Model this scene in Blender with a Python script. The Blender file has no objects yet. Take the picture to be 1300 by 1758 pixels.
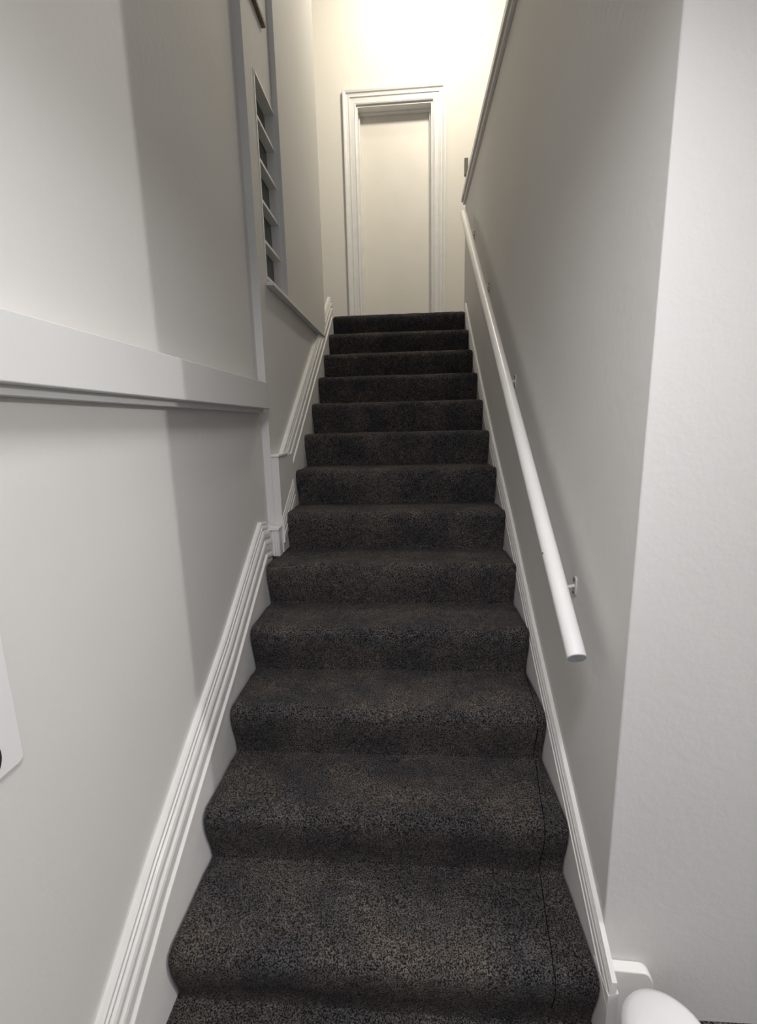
import bpy, bmesh, math, random
from mathutils import Vector, Matrix, noise
random.seed(4)
SC = bpy.context.scene
COL = SC.collection

# ---------------------------------------------------------------- camera
cd = bpy.data.cameras.new('camera'); cam = bpy.data.objects.new('camera', cd); COL.objects.link(cam)
Fv = Vector((-0.0698531, 0.9793970, -0.1894783)); Rv = Vector((0.9975042, 0.0666183, -0.0233963)); Uv = Vector((0.0102915, 0.1906397, 0.9816061))
m = Matrix((Rv, Uv, -Fv)).transposed().to_4x4(); m.translation = Vector((0, -0.6349, 1.4879)); cam.matrix_world = m
cd.sensor_fit = 'HORIZONTAL'; cd.sensor_width = 36; cd.lens = 783.83/1300*36; cd.clip_start = .02
SC.camera = cam

# ---------------------------------------------------------------- light
w = bpy.data.worlds.new('world'); SC.world = w; w.use_nodes = True
w.node_tree.nodes['Background'].inputs[0].default_value = (.90, .92, 1, 1)
w.node_tree.nodes['Background'].inputs[1].default_value = 0.32
def area(name, loc, target, size, energy, color, size_y=None):
    l = bpy.data.lights.new(name, 'AREA'); l.energy = energy; l.color = color; l.size = size
    if size_y: l.shape = 'RECTANGLE'; l.size_y = size_y
    o = bpy.data.objects.new(name, l); COL.objects.link(o); o.location = loc
    o.rotation_euler = (Vector(target)-Vector(loc)).to_track_quat('-Z', 'Y').to_euler(); return o
def point(name, loc, r, energy, color):
    l = bpy.data.lights.new(name, 'POINT'); l.energy = energy; l.color = color; l.shadow_soft_size = r
    o = bpy.data.objects.new(name, l); COL.objects.link(o); o.location = loc; return o
point('landing_ceiling_light', (-.08, 3.50, 5.22), .07, 8.5, (1, .91, .75))
area('landing_fill_light', (.40, 2.75, 5.22), (.05, 4.1, 3.5), .30, 42, (1, .92, .78))  # added fill in place of ceiling bounce, evens out the door wall
point('hall_pendant_light', (3.0, -.372, 2.3), .035, 112, (1, .985, .97))
area('hall_window_light', (-.1, -2.4, 1.7), (0, 1.2, .9), 1.5, 7, (.88, .91, 1), 1.5)
area('hall_ceiling_light', (.05, -.42, 2.42), (-.05, .75, .4), .42, 12.5, (.98, .96, .99)).data.spread = math.radians(112)
SC.view_settings.view_transform = 'Standard'; SC.view_settings.look = 'None'
SC.view_settings.exposure = 0.0; SC.view_settings.gamma = 1; SC.view_settings.use_curve_mapping = False

# ---------------------------------------------------------------- materials
def mat(name, col, rough=.6, var=.03, scale=4, bump=.0, bscale=60, spec=.4):
    M = bpy.data.materials.new(name); M.use_nodes = True; N = M.node_tree; b = N.nodes['Principled BSDF']
    b.inputs['Roughness'].default_value = rough; b.inputs['Specular IOR Level'].default_value = spec
    tc = N.nodes.new('ShaderNodeTexCoord'); n = N.nodes.new('ShaderNodeTexNoise'); n.inputs['Scale'].default_value = scale
    n.inputs['Detail'].default_value = 5; N.links.new(tc.outputs['Object'], n.inputs['Vector'])
    r = N.nodes.new('ShaderNodeValToRGB'); r.color_ramp.elements[0].position = .3; r.color_ramp.elements[1].position = .7
    r.color_ramp.elements[0].color = tuple(c*(1-var) for c in col)+(1,); r.color_ramp.elements[1].color = tuple(min(1, c*(1+var)) for c in col)+(1,)
    N.links.new(n.outputs['Fac'], r.inputs[0]); N.links.new(r.outputs[0], b.inputs['Base Color'])
    if bump:
        n2 = N.nodes.new('ShaderNodeTexNoise'); n2.inputs['Scale'].default_value = bscale; n2.inputs['Detail'].default_value = 4
        N.links.new(tc.outputs['Object'], n2.inputs['Vector'])
        bp = N.nodes.new('ShaderNodeBump'); bp.inputs['Strength'].default_value = bump; bp.inputs['Distance'].default_value = .004
        N.links.new(n2.outputs['Fac'], bp.inputs['Height']); N.links.new(bp.outputs[0], b.inputs['Normal'])
    return M
PAINT = mat('wall_paint', (.71, .695, .67), .62, .015, 2.5, .25, 45)
CREAM = mat('cream_wall_paint', (.78, .75, .68), .6, .015, 2.5, .2, 45)
CEIL = mat('ceiling_paint', (.8, .79, .76), .8, .01)
GLOSS = mat('gloss_white_paint', (.86, .85, .83), .28, .02, 9, .12, 30, .5)
TRIM = mat('trim_white_paint', (.79, .78, .755), .35, .03, 14, .18, 40, .5)
DOORP = mat('door_paint', (.78, .75, .68), .45, .02, 5, .1, 30)
RAILP = mat('boxed_rail_paint', (.68, .68, .66), .5, .015, 4, .12, 45)
PLASTIC = mat('white_plastic', (.84, .82, .83), .3, .01, 4)
PANELP = mat('panel_plastic', (.80, .80, .79), .4, .01, 4)
BLACK = mat('black_ink', (.03, .02, .03), .5, .1)
STEEL = mat('painted_steel', (.55, .53, .50), .35, .15, 60)
SCREW = mat('screw_steel', (.10, .095, .09), .4, .2, 80)
DARK = mat('dark_plastic', (.10, .10, .08), .5, .1)
ENDGR = mat('bare_pipe_end', (.42, .44, .44), .5, .15, 60)
GLASS = bpy.data.materials.new('window_glass'); GLASS.use_nodes = True
g_ = GLASS.node_tree.nodes['Principled BSDF']; g_.inputs['Base Color'].default_value = (.07, .09, .06, 1); g_.inputs['Roughness'].default_value = .06; g_.inputs['Specular IOR Level'].default_value = .35

def carpet():
    M = bpy.data.materials.new('charcoal_carpet'); M.use_nodes = True; N = M.node_tree; L = N.links; b = N.nodes['Principled BSDF']
    b.inputs['Roughness'].default_value = 1; b.inputs['Specular IOR Level'].default_value = .05
    b.inputs['Sheen Weight'].default_value = .06; b.inputs['Sheen Roughness'].default_value = .5; b.inputs['Sheen Tint'].default_value = (.8, .72, .65, 1)
    tc = N.nodes.new('ShaderNodeTexCoord')
    def nz(s, d=3, r=.6):
        n = N.nodes.new('ShaderNodeTexNoise'); n.inputs['Scale'].default_value = s; n.inputs['Detail'].default_value = d; n.inputs['Roughness'].default_value = r
        L.new(tc.outputs['Object'], n.inputs['Vector']); return n
    def ramp(n, a, ca, c, cc):
        r = N.nodes.new('ShaderNodeValToRGB'); r.color_ramp.elements[0].position = a; r.color_ramp.elements[1].position = c
        r.color_ramp.elements[0].color = (*ca, 1); r.color_ramp.elements[1].color = (*cc, 1); L.new(n.outputs['Fac'], r.inputs[0]); return r
    fine = nz(260, 3, .7); big = nz(5.5, 3, .55); mid = nz(38, 4, .6)
    rf = ramp(fine, .43, (.006, .006, .0065), .62, (.150, .147, .147))
    rb = ramp(big, .38, (.78, .78, .81), .66, (1.40, 1.24, 1.10)); rm = ramp(mid, .3, (.72, .72, .72), .7, (1.2, 1.2, 1.2))
    def mul(a, c):
        x = N.nodes.new('ShaderNodeMix'); x.data_type = 'RGBA'; x.blend_type = 'MULTIPLY'; x.inputs[0].default_value = 1; x.clamp_result = False
        L.new(a, x.inputs[6]); L.new(c, x.inputs[7]); return x.outputs[2]
    c = mul(mul(rf.outputs[0], rb.outputs[0]), rm.outputs[0]); L.new(c, b.inputs['Base Color'])
    bp = N.nodes.new('ShaderNodeBump'); bp.inputs['Strength'].default_value = .9; bp.inputs['Distance'].default_value = .006
    L.new(fine.outputs['Fac'], bp.inputs['Height']); L.new(bp.outputs[0], b.inputs['Normal'])
    return M
CARPET = carpet()
SEAM = mat('carpet_seam', (.006, .006, .006), 1, .2, 60, 0, 60, .02)

# ---------------------------------------------------------------- helpers
def link(name, bm, m, parent=None, smooth=False, bevel=0, segs=2):
    bmesh.ops.recalc_face_normals(bm, faces=bm.faces[:])
    me = bpy.data.meshes.new(name); bm.to_mesh(me); bm.free(); me.materials.append(m)
    o = bpy.data.objects.new(name, me); COL.objects.link(o)
    if parent: o.parent = parent
    if smooth:
        for p in me.polygons: p.use_smooth = True
        me.set_sharp_from_angle(angle=math.radians(40))
    if bevel:
        md = o.modifiers.new('bevel', 'BEVEL'); md.width = bevel; md.segments = segs; md.limit_method = 'ANGLE'
    return o
def bx(bm, x0, x1, y0, y1, z0, z1):
    v = [bm.verts.new((x, y, z)) for x in (x0, x1) for y in (y0, y1) for z in (z0, z1)]
    for f in ((0,1,3,2), (4,6,7,5), (0,4,5,1), (2,3,7,6), (0,2,6,4), (1,5,7,3)): bm.faces.new([v[i] for i in f])
    return bm
def box(name, x0, x1, y0, y1, z0, z1, m, parent=None, bevel=0):
    return link(name, bx(bmesh.new(), x0, x1, y0, y1, z0, z1), m, parent, bevel=bevel)
def prism(bm, pts, axis, a, b):
    """extrude a 2-D outline along one axis ('x': pts are (y,z); 'y': (x,z))"""
    def P(t, q): return (t, q[0], q[1]) if axis == 'x' else (q[0], t, q[1]) if axis == 'y' else (q[0], q[1], t)
    A = [bm.verts.new(P(a, q)) for q in pts]; B = [bm.verts.new(P(b, q)) for q in pts]; n = len(pts)
    bm.faces.new(A); bm.faces.new(B[::-1])
    for i in range(n): bm.faces.new((A[i], A[(i+1) % n], B[(i+1) % n], B[i]))
    return bm
def tube(bm, p0, p1, r0, r1=None, n=24):
    r1 = r1 or r0; p0 = Vector(p0); p1 = Vector(p1); q = (p1-p0).to_track_quat('Z', 'Y')
    A = []; B = []
    for i in range(n):
        a = 2*math.pi*i/n; d = q @ Vector((math.cos(a), math.sin(a), 0))
        A.append(bm.verts.new(p0+d*r0)); B.append(bm.verts.new(p1+d*r1))
    bm.faces.new(A); bm.faces.new(B)
    for i in range(n): bm.faces.new((A[i], A[(i+1) % n], B[(i+1) % n], B[i]))
    return bm
def lathe(bm, prof, c, n=48):
    rings = []
    for r, z in prof:
        rings.append([bm.verts.new((c[0]+r*math.cos(2*math.pi*i/n), c[1]+r*math.sin(2*math.pi*i/n), c[2]+z)) for i in range(n)] if r > 1e-6 else [bm.verts.new((c[0], c[1], c[2]+z))])
    for a, b in zip(rings, rings[1:]):
        for i in range(n):
            j = (i+1) % n
            if len(a) == 1: bm.faces.new((a[0], b[i], b[j]))
            elif len(b) == 1: bm.faces.new((a[i], b[0], a[j]))
            else: bm.faces.new((a[i], a[j], b[j], b[i]))
    return bm
def sweep(bm, path, prof, x0, sgn, low=None):
    """skirting: path is [(y, z top)], prof is [(thickness, drop)]; sections stay vertical.
    low(y) gives the z of the bottom edge."""
    rows = []
    for y, z in path:
        row = [bm.verts.new((x0+sgn*t, y, z-d)) for t, d in prof]
        zb = low(y, z); row.append(bm.verts.new((x0+sgn*prof[-1][0], y, zb))); row.append(bm.verts.new((x0, y, zb)))
        rows.append(row)
    n = len(rows[0])
    for a, b in zip(rows, rows[1:]):
        for i in range(n): bm.faces.new((a[i], a[(i+1) % n], b[(i+1) % n], b[i]))
    bm.faces.new(rows[0]); bm.faces.new(rows[-1][::-1])
    return bm
def struct(o, label=None):
    o['kind'] = 'structure'
    if label: o['label'] = label
    return o
def thing(name, label, cat, loc=(0, 0, 0), group=None):
    o = bpy.data.objects.new(name, None); COL.objects.link(o); o.location = loc; o['label'] = label; o['category'] = cat
    if group: o['group'] = group
    return o
def rel(o, root):                       # keep world placement under an Empty that is not at the origin
    o.matrix_parent_inverse = Matrix.Translation(root.location).inverted(); return o

# ---------------------------------------------------------------- dimensions (metres)
G, RISE = .24528, .18
NS = 13
XLOW, XUP, XR = -.6285, -.600, .440          # carpet edges: wide lower steps, upper steps, right side
WA = -.664                                  # face of the lower left wall
WU = -.630                                  # face of the upper left wall
WR = .459                                   # face of the right wall
YJ = 1.41                                   # the left wall steps out here
YD = 4.10                                   # door wall
ZL = NS*RISE                                # landing level
TOP = 5.30

# ---------------------------------------------------------------- structure
struct(box('floor', -1.6, 5.2, -3.2, 3.6, -.12, -.001, CARPET))
struct(box('wall_left', -.80, WA, -3.2, YJ, -.1, TOP, PAINT), 'lower left white wall, lit in front and shaded behind')
bm = bmesh.new()
# upper left wall with the window opening (y 1.60-1.80, z 2.14-2.93)
WY0, WY1, WZ0, WZ1 = 1.52, 1.815, 2.135, 2.94
bx(bm, -.80, WU, YJ, WY0, -.1, TOP); bx(bm, -.80, WU, WY1, 2.86, -.1, TOP)
bx(bm, -.80, WU, WY0, WY1, -.1, WZ0); bx(bm, -.80, WU, WY0, WY1, WZ1, TOP)
struct(link('wall_left_upper', bm, PAINT), 'upper left white wall beside the narrow window')
struct(box('wall_left_landing', -2.4, -.80, 2.76, 2.86, ZL, TOP, PAINT))
struct(box('wall_left_proud', WU, -.603, 1.80, 2.84, 2.118, TOP, PAINT, bevel=.002), 'proud upper panel of the left wall ending above a dark ledge line')
bm = bmesh.new(); prism(bm, [(WR, .298), (5.2, .298), (5.2, .44), (.60, .44), (.60, 3.42), (WR, 3.42)], 'z', -.1, 3.20)
struct(link('wall_right', bm, PAINT, bevel=.003), 'right stairwell wall carrying the handrail, turning the corner into the hall')
struct(box('wall_right_hall', 5.1, 5.2, -3.2, .298, -.1, 2.45, PAINT))
struct(box('wall_right_landing', 2.5, 2.6, .42, YD, 2.2, TOP, CREAM))
bm = bmesh.new()
DX0, DX1, DZ = -.462, .245, 4.325         # door opening
bx(bm, -2.4, DX0, YD, YD+.16, 2.2, TOP); bx(bm, DX1, 2.6, YD, YD+.16, 2.2, TOP); bx(bm, DX0, DX1, YD, YD+.16, DZ, TOP)
struct(link('wall_back', bm, CREAM), 'cream lit wall around the door at the stair top')
bm = bmesh.new(); bx(bm, -2.4, 2.6, NS*G+.26, YD+.2, 2.15, ZL-.002); bx(bm, .60, 2.6, .42, NS*G+.26, 2.2, ZL-.002)
struct(link('floor_landing', bm, CARPET))
bm = bmesh.new(); bx(bm, -2.4, 2.6, .30, YD+.2, TOP, TOP+.1)
struct(link('ceiling', bm, CEIL))
bm = bmesh.new(); bx(bm, -.675, 5.2, -1.6, .298, 2.45, 2.55)
struct(link('ceiling_hall', bm, CEIL))

# ---------------------------------------------------------------- stairs
stairs = thing('staircase', 'straight flight of thirteen steps wrapped in charcoal grey carpet', 'stairs', (-.09, G, 0))
def step(k):
    """one carpeted tread and riser, rounded nosing, slightly uneven pile"""
    x0 = XLOW if k <= 5 else XUP; x1 = XR-.001
    y = k*G; z = k*RISE; r = .024; prof = []
    last = k == NS
    yb = (k+1)*G+.040 if not last else k*G+.27
    R1 = .034
    for i in range(12):                                                                        # riser easing forward into the lip
        t = i/11; prof.append((y+.030*(1-t*t*(3-2*t)), z-RISE-.01+(RISE-R1+.01)*t))
    for i in range(1, 10):
        a = math.pi/2*i/9; prof.append((y+R1-R1*math.cos(a), z-R1+R1*math.sin(a)))
    r = R1
    n = 8
    for i in range(1, n+1): prof.append((y+r+(yb-y-r)*i/n, z-.0018*math.sin(math.pi*i/n)-(.005 if i >= n-1 else 0)))
    bm = bmesh.new(); nx = 110; rows = []
    for i in range(nx+1):
        x = x0+(x1-x0)*i/nx; row = []
        for j, (yy, zz) in enumerate(prof):
            e = min(i, nx-i)/nx*(x1-x0)
            rd = .006*max(0, 1-e/.02)**2
            h = noise.noise(Vector((x*9, yy*9+k*5, zz*9)))*.0028+noise.noise(Vector((x*60, yy*60, zz*60)))*.0012
            row.append(bm.verts.new((x, yy-(h if j < 18 else 0)+(rd if j < 18 else 0), zz+(h if j >= 16 else 0)-(rd if j >= 16 else 0))))
        rows.append(row)
    for a, b in zip(rows, rows[1:]):
        for j in range(len(prof)-1): bm.faces.new((a[j], a[j+1], b[j+1], b[j]))
    # carcass: the sides, back and base
    for row in (rows[0], rows[-1]):
        c = bm.verts.new((row[0].co.x, yb, z-RISE)); bm.faces.new(row+[c])
    o = link('step', bm, CARPET, stairs, smooth=True); rel(o, stairs)
    return o
for k in range(1, NS+1):
    o = step(k)
# seam in the carpet near the right side of the lower steps
def seam(k):
    xa, xb = {1: (.333, .368), 2: (.370, .412), 3: (.410, .432)}[k]; y = k*G; z = k*RISE; pts = []; R1 = .034
    for i in range(7): t = i/6; pts.append((y+.030*(1-t*t*(3-2*t))-.0028, z-RISE+.003+(RISE-R1-.003)*t, 0))
    for i in range(1, 8): a = math.pi/2*i/7; pts.append((y+R1-(R1+.0028)*math.cos(a), z-R1+(R1+.0022)*math.sin(a), .1*i/7))
    for i in range(1, 8): pts.append((y+R1+(G-.02)*i/7, z+.002, .1+.9*i/7))
    prev = None; bm = bmesh.new()
    for i, (yy, zz, t) in enumerate(pts):
        w_ = .0011*(1+.6*noise.noise(Vector((i*.9, k, 0)))); x = xa+(xb-xa)*t+.002*noise.noise(Vector((i*.4, k*3, 1)))
        cur = (bm.verts.new((x-w_, yy, zz)), bm.verts.new((x+w_, yy, zz)))
        if prev: bm.faces.new((prev[0], prev[1], cur[1], cur[0]))
        prev = cur
    o = link('carpet_seam', bm, SEAM, stairs); rel(o, stairs); o['label'] = 'dark carpet seam line'
for k in (1, 2, 3): seam(k)

# ---------------------------------------------------------------- skirting boards with a moulded top
MOULD = [(.0, 0), (.007, 0), (.010, .006), (.0095, .018), (.0125, .022), (.0125, .030), (.009, .036), (.015, .044), (.0175, .054),
         (.0175, .068), (.013, .074), (.013, .082), (.019, .088), (.021, .098), (.0195, .104), (.0195, .128), (.0155, .134), (.0155, .142), (.023, .148), (.0235, .158), (.0195, .166)]
def scaleprof(s, t=1, base=0): return [(0, 0)]+[(base+a*t, d*s) for a, d in MOULD[1:]]
low_line = [(-.30, .05), (-.02, .232), (.28, .445), (.52, .592), (.82, .770), (1.12, .977), (1.27, 1.078), (1.35, 1.066)]
bm = bmesh.new(); sweep(bm, low_line, scaleprof(1, 1.25, .0045), WA, 1, lambda y, z: max(-.05, z-.46))
struct(link('baseboard_left', bm, TRIM), 'moulded white stair skirting on the lower left wall')
# return of the skirting across the short wall face
bm = bmesh.new()
xs = [-.662+.0618*i/40 for i in range(41)]
pts = [(x, 1.362-.007*abs(math.sin(i*math.pi/8))) for i, x in enumerate(xs)]+[(-.6002, YJ-.0005), (-.662, YJ-.0005)]
prism(bm, pts, 'z', .90, 1.022)
struct(link('trim_1', bm, TRIM), 'fluted end block of the skirting above the fifth step')
bm = bmesh.new(); prism(bm, [(-.662, 1.022), (-.597, 1.022), (-.597, 1.034), (-.612, 1.036), (-.662, 1.050)], 'y', 1.350, YJ-.0005)
struct(link('trim_12', bm, TRIM, bevel=.002), 'small cap on the fluted skirting end block')
# boxed plinth with a small ledge
bm = bmesh.new(); prism(bm, [(YJ, .905), (1.67, .905), (1.67, 1.352), (YJ, 1.352)], 'x', WU+.0005, -.5955)
struct(link('trim_2', bm, PAINT), 'boxed plinth below the small ledge on the left wall')
struct(box('trim_3', WU+.0005, -.591, YJ-.008, 1.56, 1.352, 1.362, GLOSS, bevel=.002), 'small white ledge on top of the boxed plinth')
bm = bmesh.new(); sweep(bm, [(YJ+.002, 1.070), (1.65, 1.222)], scaleprof(.55, .35, .0), -.5955, 1, lambda y, z: z-.12)
struct(link('trim_4', bm, TRIM), 'short moulded skirting strip on the boxed plinth')
UPL = lambda y: 1.352+(y-1.53)*.690
up = [(y, UPL(y)) for y in (1.50, 1.8, 2.2, 2.6, 3.0, 3.15)]+[(3.20, UPL(3.15)+.01)]
bm = bmesh.new(); sweep(bm, up, scaleprof(1.02, .95, .012), WU, 1, lambda y, z: z-.42)
struct(link('baseboard_left_upper', bm, TRIM), 'moulded white stair skirting climbing the upper left wall')
bm = bmesh.new(); bx(bm, -.80, WU, 2.86, 3.2, -.1, ZL+.0); bx(bm, WU-.001, -.612, 2.0, 3.21, ZL-.3, ZL) ; bm.free()
struct(box('wall_left_stringer', -.80, WU, 2.86, 3.22, -.1, ZL, PAINT))
rl = [(.215, .225), (.55, .455), (.94, .715), (1.4, 1.05), (1.9, 1.385), (2.4, 1.75), (3.0, 2.20), (3.26, 2.41)]
bm = bmesh.new(); sweep(bm, rl, scaleprof(.5, .45, .008), WR, -1, lambda y, z: z-.42)
struct(link('baseboard_right', bm, TRIM), 'moulded white stair skirting along the right wall')
# landing skirting on the door wall
for a, b, n, lb in ((-2.3, -.585, 'baseboard_back', 'white skirting left of the door'), (.385, 2.4, 'baseboard_back_right', 'white skirting right of the door')):
    bm = bmesh.new(); prism(bm, [(YD, ZL), (YD-.02, ZL), (YD-.02, ZL+.11), (YD-.012, ZL+.13), (YD-.012, ZL+.15), (YD, ZL+.155)], 'x', a, b)
    struct(link(n, bm, TRIM), lb)
# white cap along the top of the right wall
bm = bmesh.new(); prism(bm, [(.428, 3.202), (.61, 3.202), (.61, 3.268), (.445, 3.268), (.436, 3.260), (.436, 3.246), (.428, 3.240)], 'y', .43, 3.44)
prism(bm, [(.442, 3.180), (WR, 3.180), (WR, 3.202), (.440, 3.202)], 'y', .43, 3.43)
struct(link('trim_5', bm, TRIM, bevel=.002), 'white cap and moulding along the top of the right stairwell wall')

# ---------------------------------------------------------------- boxed rail on the left wall
bm = bmesh.new(); bx(bm, WA+.001, WA+.070, -1.4, 1.335, 1.562, 1.668)
struct(link('trim_6', bm, RAILP, bevel=.002), 'grey white boxed rail along the left wall')
bm = bmesh.new(); bx(bm, WA+.001, WA+.040, -1.4, 1.375, 1.546, 1.562)  # strip added to stand in for the shadow band below the rail
struct(link('trim_7', bm, RAILP), 'thin added strip in place of the shadow band under the boxed rail')

# ---------------------------------------------------------------- window
win = struct(bpy.data.objects.new('window_1', None)); COL.objects.link(win); win.location = (-.70, WY0, WZ0); win['label'] = 'narrow window with stacked small panes high on the left wall'
bm = bmesh.new(); f = .012
bx(bm, -.70, -.627, WY0, WY0+f, WZ0, WZ1); bx(bm, -.668, -.627, WY1-f-.006, WY1-.006, WZ0, WZ1)
bx(bm, -.668, -.624, WY0+f, WY1-f-.006, WZ1-f, WZ1); bx(bm, -.668, -.624, WY0+f, WY1-f-.006, WZ0, WZ0+f)
rel(link('window_frame', bm, TRIM, win), win)
for k in range(1, 5):
    z = WZ0+(WZ1-WZ0)*k/5
    o = rel(box('glazing_bar', -.668, -.630, WY0+f, WY1-f-.006, z-.0065, z+.0065, TRIM, win), win)
rel(box('pane', -.678, -.670, WY0+f, WY1-f-.006, WZ0+f, WZ1-f, GLASS, win), win)
# sill line below the proud wall panel
struct(box('trim_8', WU+.0005, -.596, WY0-.01, 2.80, 2.104, 2.118, TRIM, bevel=.0015), 'thin sill running below the window and proud wall panel')
# upper ledge above the window, its underside shade put into the dark colour
struct(box('trim_9', WU+.0005, -.612, 1.40, 1.70, 3.205, 3.222, mat('shaded_ledge', (.20, .17, .13), .6, .2, 20)), 'short ledge edge above the window, coloured dark for its underside shade')

# ---------------------------------------------------------------- door
dr = struct(bpy.data.objects.new('door_1', None)); COL.objects.link(dr); dr.location = ((DX0+DX1)/2, YD, ZL); dr['label'] = 'cream door in a moulded frame at the stair top'
rel(box('door_panel', DX0+.022, DX1-.022, YD+.115, YD+.155, ZL+.004, DZ-.022, DOORP, dr), dr)
bm = bmesh.new(); bx(bm, DX0+.001, DX0+.022, YD, YD+.158, ZL, DZ-.001); bx(bm, DX1-.022, DX1-.001, YD, YD+.158, ZL, DZ-.001); bx(bm, DX0+.022, DX1-.022, YD, YD+.158, DZ-.022, DZ-.001)
bx(bm, DX0+.022, DX0+.034, YD+.075, YD+.115, ZL, DZ-.022); bx(bm, DX1-.034, DX1-.022, YD+.075, YD+.115, ZL, DZ-.022); bx(bm, DX0+.034, DX1-.034, YD+.075, YD+.115, DZ-.034, DZ-.022)
rel(link('door_jamb', bm, TRIM, dr), dr)
# architrave: mitred moulded section around the opening
AP = [(0, 0), (0, .016), (.010, .020), (.016, .014), (.050, .016), (.056, .024), (.064, .024), (.068, .018), (.084, .020), (.090, .030), (.104, .034), (.116, .034), (.118, .028), (.118, 0)]  # (outwards, thickness)
def arch():
    bm = bmesh.new(); i0, i1, zt = DX0+.006, DX1-.006, DZ-.006; rows = []
    for s in range(4):
        row = []
        for o_, t in AP:
            if s == 0: p = (i0-o_, YD-t, ZL)
            elif s == 1: p = (i0-o_, YD-t, zt+o_)
            elif s == 2: p = (i1+o_, YD-t, zt+o_)
            else: p = (i1+o_, YD-t, ZL)
            row.append(bm.verts.new(p))
        rows.append(row)
    n = len(AP)
    for a, b in zip(rows, rows[1:]):
        for i in range(n): bm.faces.new((a[i], a[(i+1) % n], b[(i+1) % n], b[i]))
    bm.faces.new(rows[0]); bm.faces.new(rows[-1][::-1]); return bm
rel(link('architrave', arch(), TRIM, dr), dr)

# ---------------------------------------------------------------- handrail
H0 = Vector((.388, .385, .935)); H1 = Vector((.388, 2.90, 2.905)); hd = (H1-H0).normalized()
hr = thing('handrail', 'round white handrail on small wall brackets along the right wall', 'handrail', (WR, .6, 1.05))
RR = .0225
bm = bmesh.new(); tube(bm, H0, H1, RR, RR, 36); rel(link('rail', bm, GLOSS, hr, smooth=True), hr)
bm = bmesh.new(); tube(bm, H0-hd*.0015, H0+hd*.004, RR*.93, RR*.93, 36); o = rel(link('rail_end', bm, ENDGR, hr, smooth=True), hr); o['label'] = 'bare grey cut end of the rail'
bm = bmesh.new(); c = H0+hd*.30; tube(bm, c+Vector((-.021, -.004, .004)), c+Vector((-.0235, -.0045, .0045)), .0022, .0022, 12); rel(link('screw_hole', bm, SCREW, hr), hr)
def bracket(y, z):
    rz = H0.z+(y-H0.y)*hd.z/hd.y
    bm = bmesh.new()
    # oblong wall plate with round ends
    n = 20; F_ = []; B_ = []
    for i in range(n):
        a = 2*math.pi*i/n; yy = .011*math.cos(a); zz = .011*math.sin(a)+(.017 if math.sin(a) > 0 else -.017)
        F_.append(bm.verts.new((WR-.004, y+yy, z+zz))); B_.append(bm.verts.new((WR, y+yy, z+zz)))
    bm.faces.new(F_); bm.faces.new(B_)
    for i in range(n): bm.faces.new((F_[i], F_[(i+1) % n], B_[(i+1) % n], B_[i]))
    pl = rel(link('bracket', bm, STEEL, hr, smooth=True), hr)
    bm = bmesh.new(); pts = [Vector((WR-.003, y, z)), Vector((WR-.035, y, z-.008)), Vector((WR-.064, y, z+.012)), Vector((H0.x, y, rz-RR+.002))]
    for a, b in zip(pts, pts[1:]): tube(bm, a, b, .0055, .0055, 12)
    arm = link('bracket_arm', bm, STEEL, pl, smooth=True); arm.matrix_parent_inverse = Matrix.Translation(hr.location).inverted() @ Matrix.Identity(4); arm.matrix_parent_inverse = Matrix.Identity(4)
    for dz in (-.019, .019):
        bm = bmesh.new(); tube(bm, (WR-.0065, y, z+dz), (WR-.003, y, z+dz), .0042, .0042, 12); link('screw', bm, SCREW, pl)
for y, z in ((.615, 1.030), (1.445, 1.655), (2.19, 2.235), (2.84, 2.745)): bracket(y, z)

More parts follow.
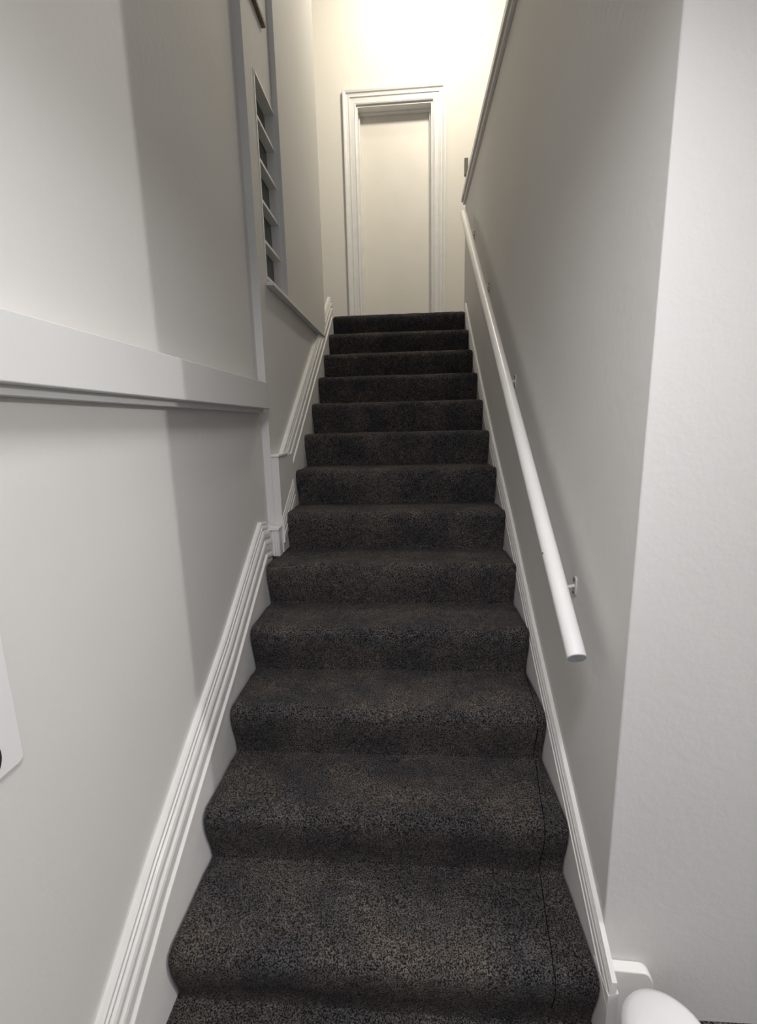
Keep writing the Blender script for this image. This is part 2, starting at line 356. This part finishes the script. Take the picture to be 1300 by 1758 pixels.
# ---------------------------------------------------------------- panel on the left wall
pn = thing('notice_panel', 'flat white panel with a dark mark on the lower left wall', 'panel', (WA, -.13, .95))
bm = bmesh.new(); r = .012; pts = []
y0, y1, z0, z1 = -.30, .004, .945, 1.36
for cy, cz, a0 in ((y1-r, z0+r, -90), (y1-r, z1-r, 0), (y0+r, z1-r, 90), (y0+r, z0+r, 180)):
    for i in range(7): a = math.radians(a0+15*i); pts.append((cy+r*math.cos(a), cz+r*math.sin(a)))
prism(bm, pts, 'x', WA+.0005, WA+.007); rel(link('plate', bm, PANELP, pn, bevel=.0015), pn)
bm = bmesh.new(); prev = None
for i in range(13):
    t = i/12; a = math.radians(-75+110*t); cy, cz = -.062, .985; ww = .006*math.sin(math.pi*min(1, t+.08))+.001
    p = Vector((WA+.0078, cy+.028*math.cos(a), cz+.034*math.sin(a))); q = Vector((WA+.0078, cy+(.028-ww)*math.cos(a), cz+(.034-ww)*math.sin(a)))
    cur = (bm.verts.new(p), bm.verts.new(q))
    if prev: bm.faces.new((prev[0], prev[1], cur[1], cur[0]))
    prev = cur
rel(link('dark_mark', bm, BLACK, pn), pn)

# ---------------------------------------------------------------- dark plate on the door wall, peeping over the right wall end
sw = box('dark_plate', .522, .556, YD-.012, YD-.0005, 3.70, 3.84, DARK, bevel=.002); sw['label'] = 'small dark plate on the cream wall right of the door'; sw['category'] = 'wall plate'

# ---------------------------------------------------------------- foot of the right wall: rounded skirting block
bm = bmesh.new(); pts = [(.4595, -.0), (.575, -.0), (.575, .120)]
for i in range(8): a = math.radians(i*90/7); pts.append((.545+.030*math.cos(a), .135+.040*math.sin(a)))
pts += [(.4595, .180)]
prism(bm, pts, 'y', .272, .2975); struct(link('trim_10', bm, GLOSS, bevel=.003), 'white rounded skirting block at the foot of the right wall')
bm = bmesh.new(); prism(bm, [(.441, 0), (.4640, 0), (.4640, .196), (.441, .186)], 'y', .2145, .2975)
struct(link('trim_11', bm, TRIM), 'skirting end at the corner of the right wall')
# ---------------------------------------------------------------- white bin
bn = thing('waste_bin', 'small white bin with a rounded lid at the foot of the right wall', 'bin', (.530, .135, 0))
bm = bmesh.new(); lathe(bm, [(0, 0), (.072, 0), (.076, .006), (.083, .168), (.085, .172), (.085, .178), (.08, .178), (0, .17)], (0, 0, 0)); link('body', bm, PLASTIC, bn, smooth=True)
bm = bmesh.new(); lathe(bm, [(0, .176), (.085, .176), (.089, .180), (.089, .196), (.086, .206), (.074, .215), (.05, .222), (.025, .225), (0, .226)], (0, 0, 0)); link('lid', bm, PLASTIC, bn, smooth=True)
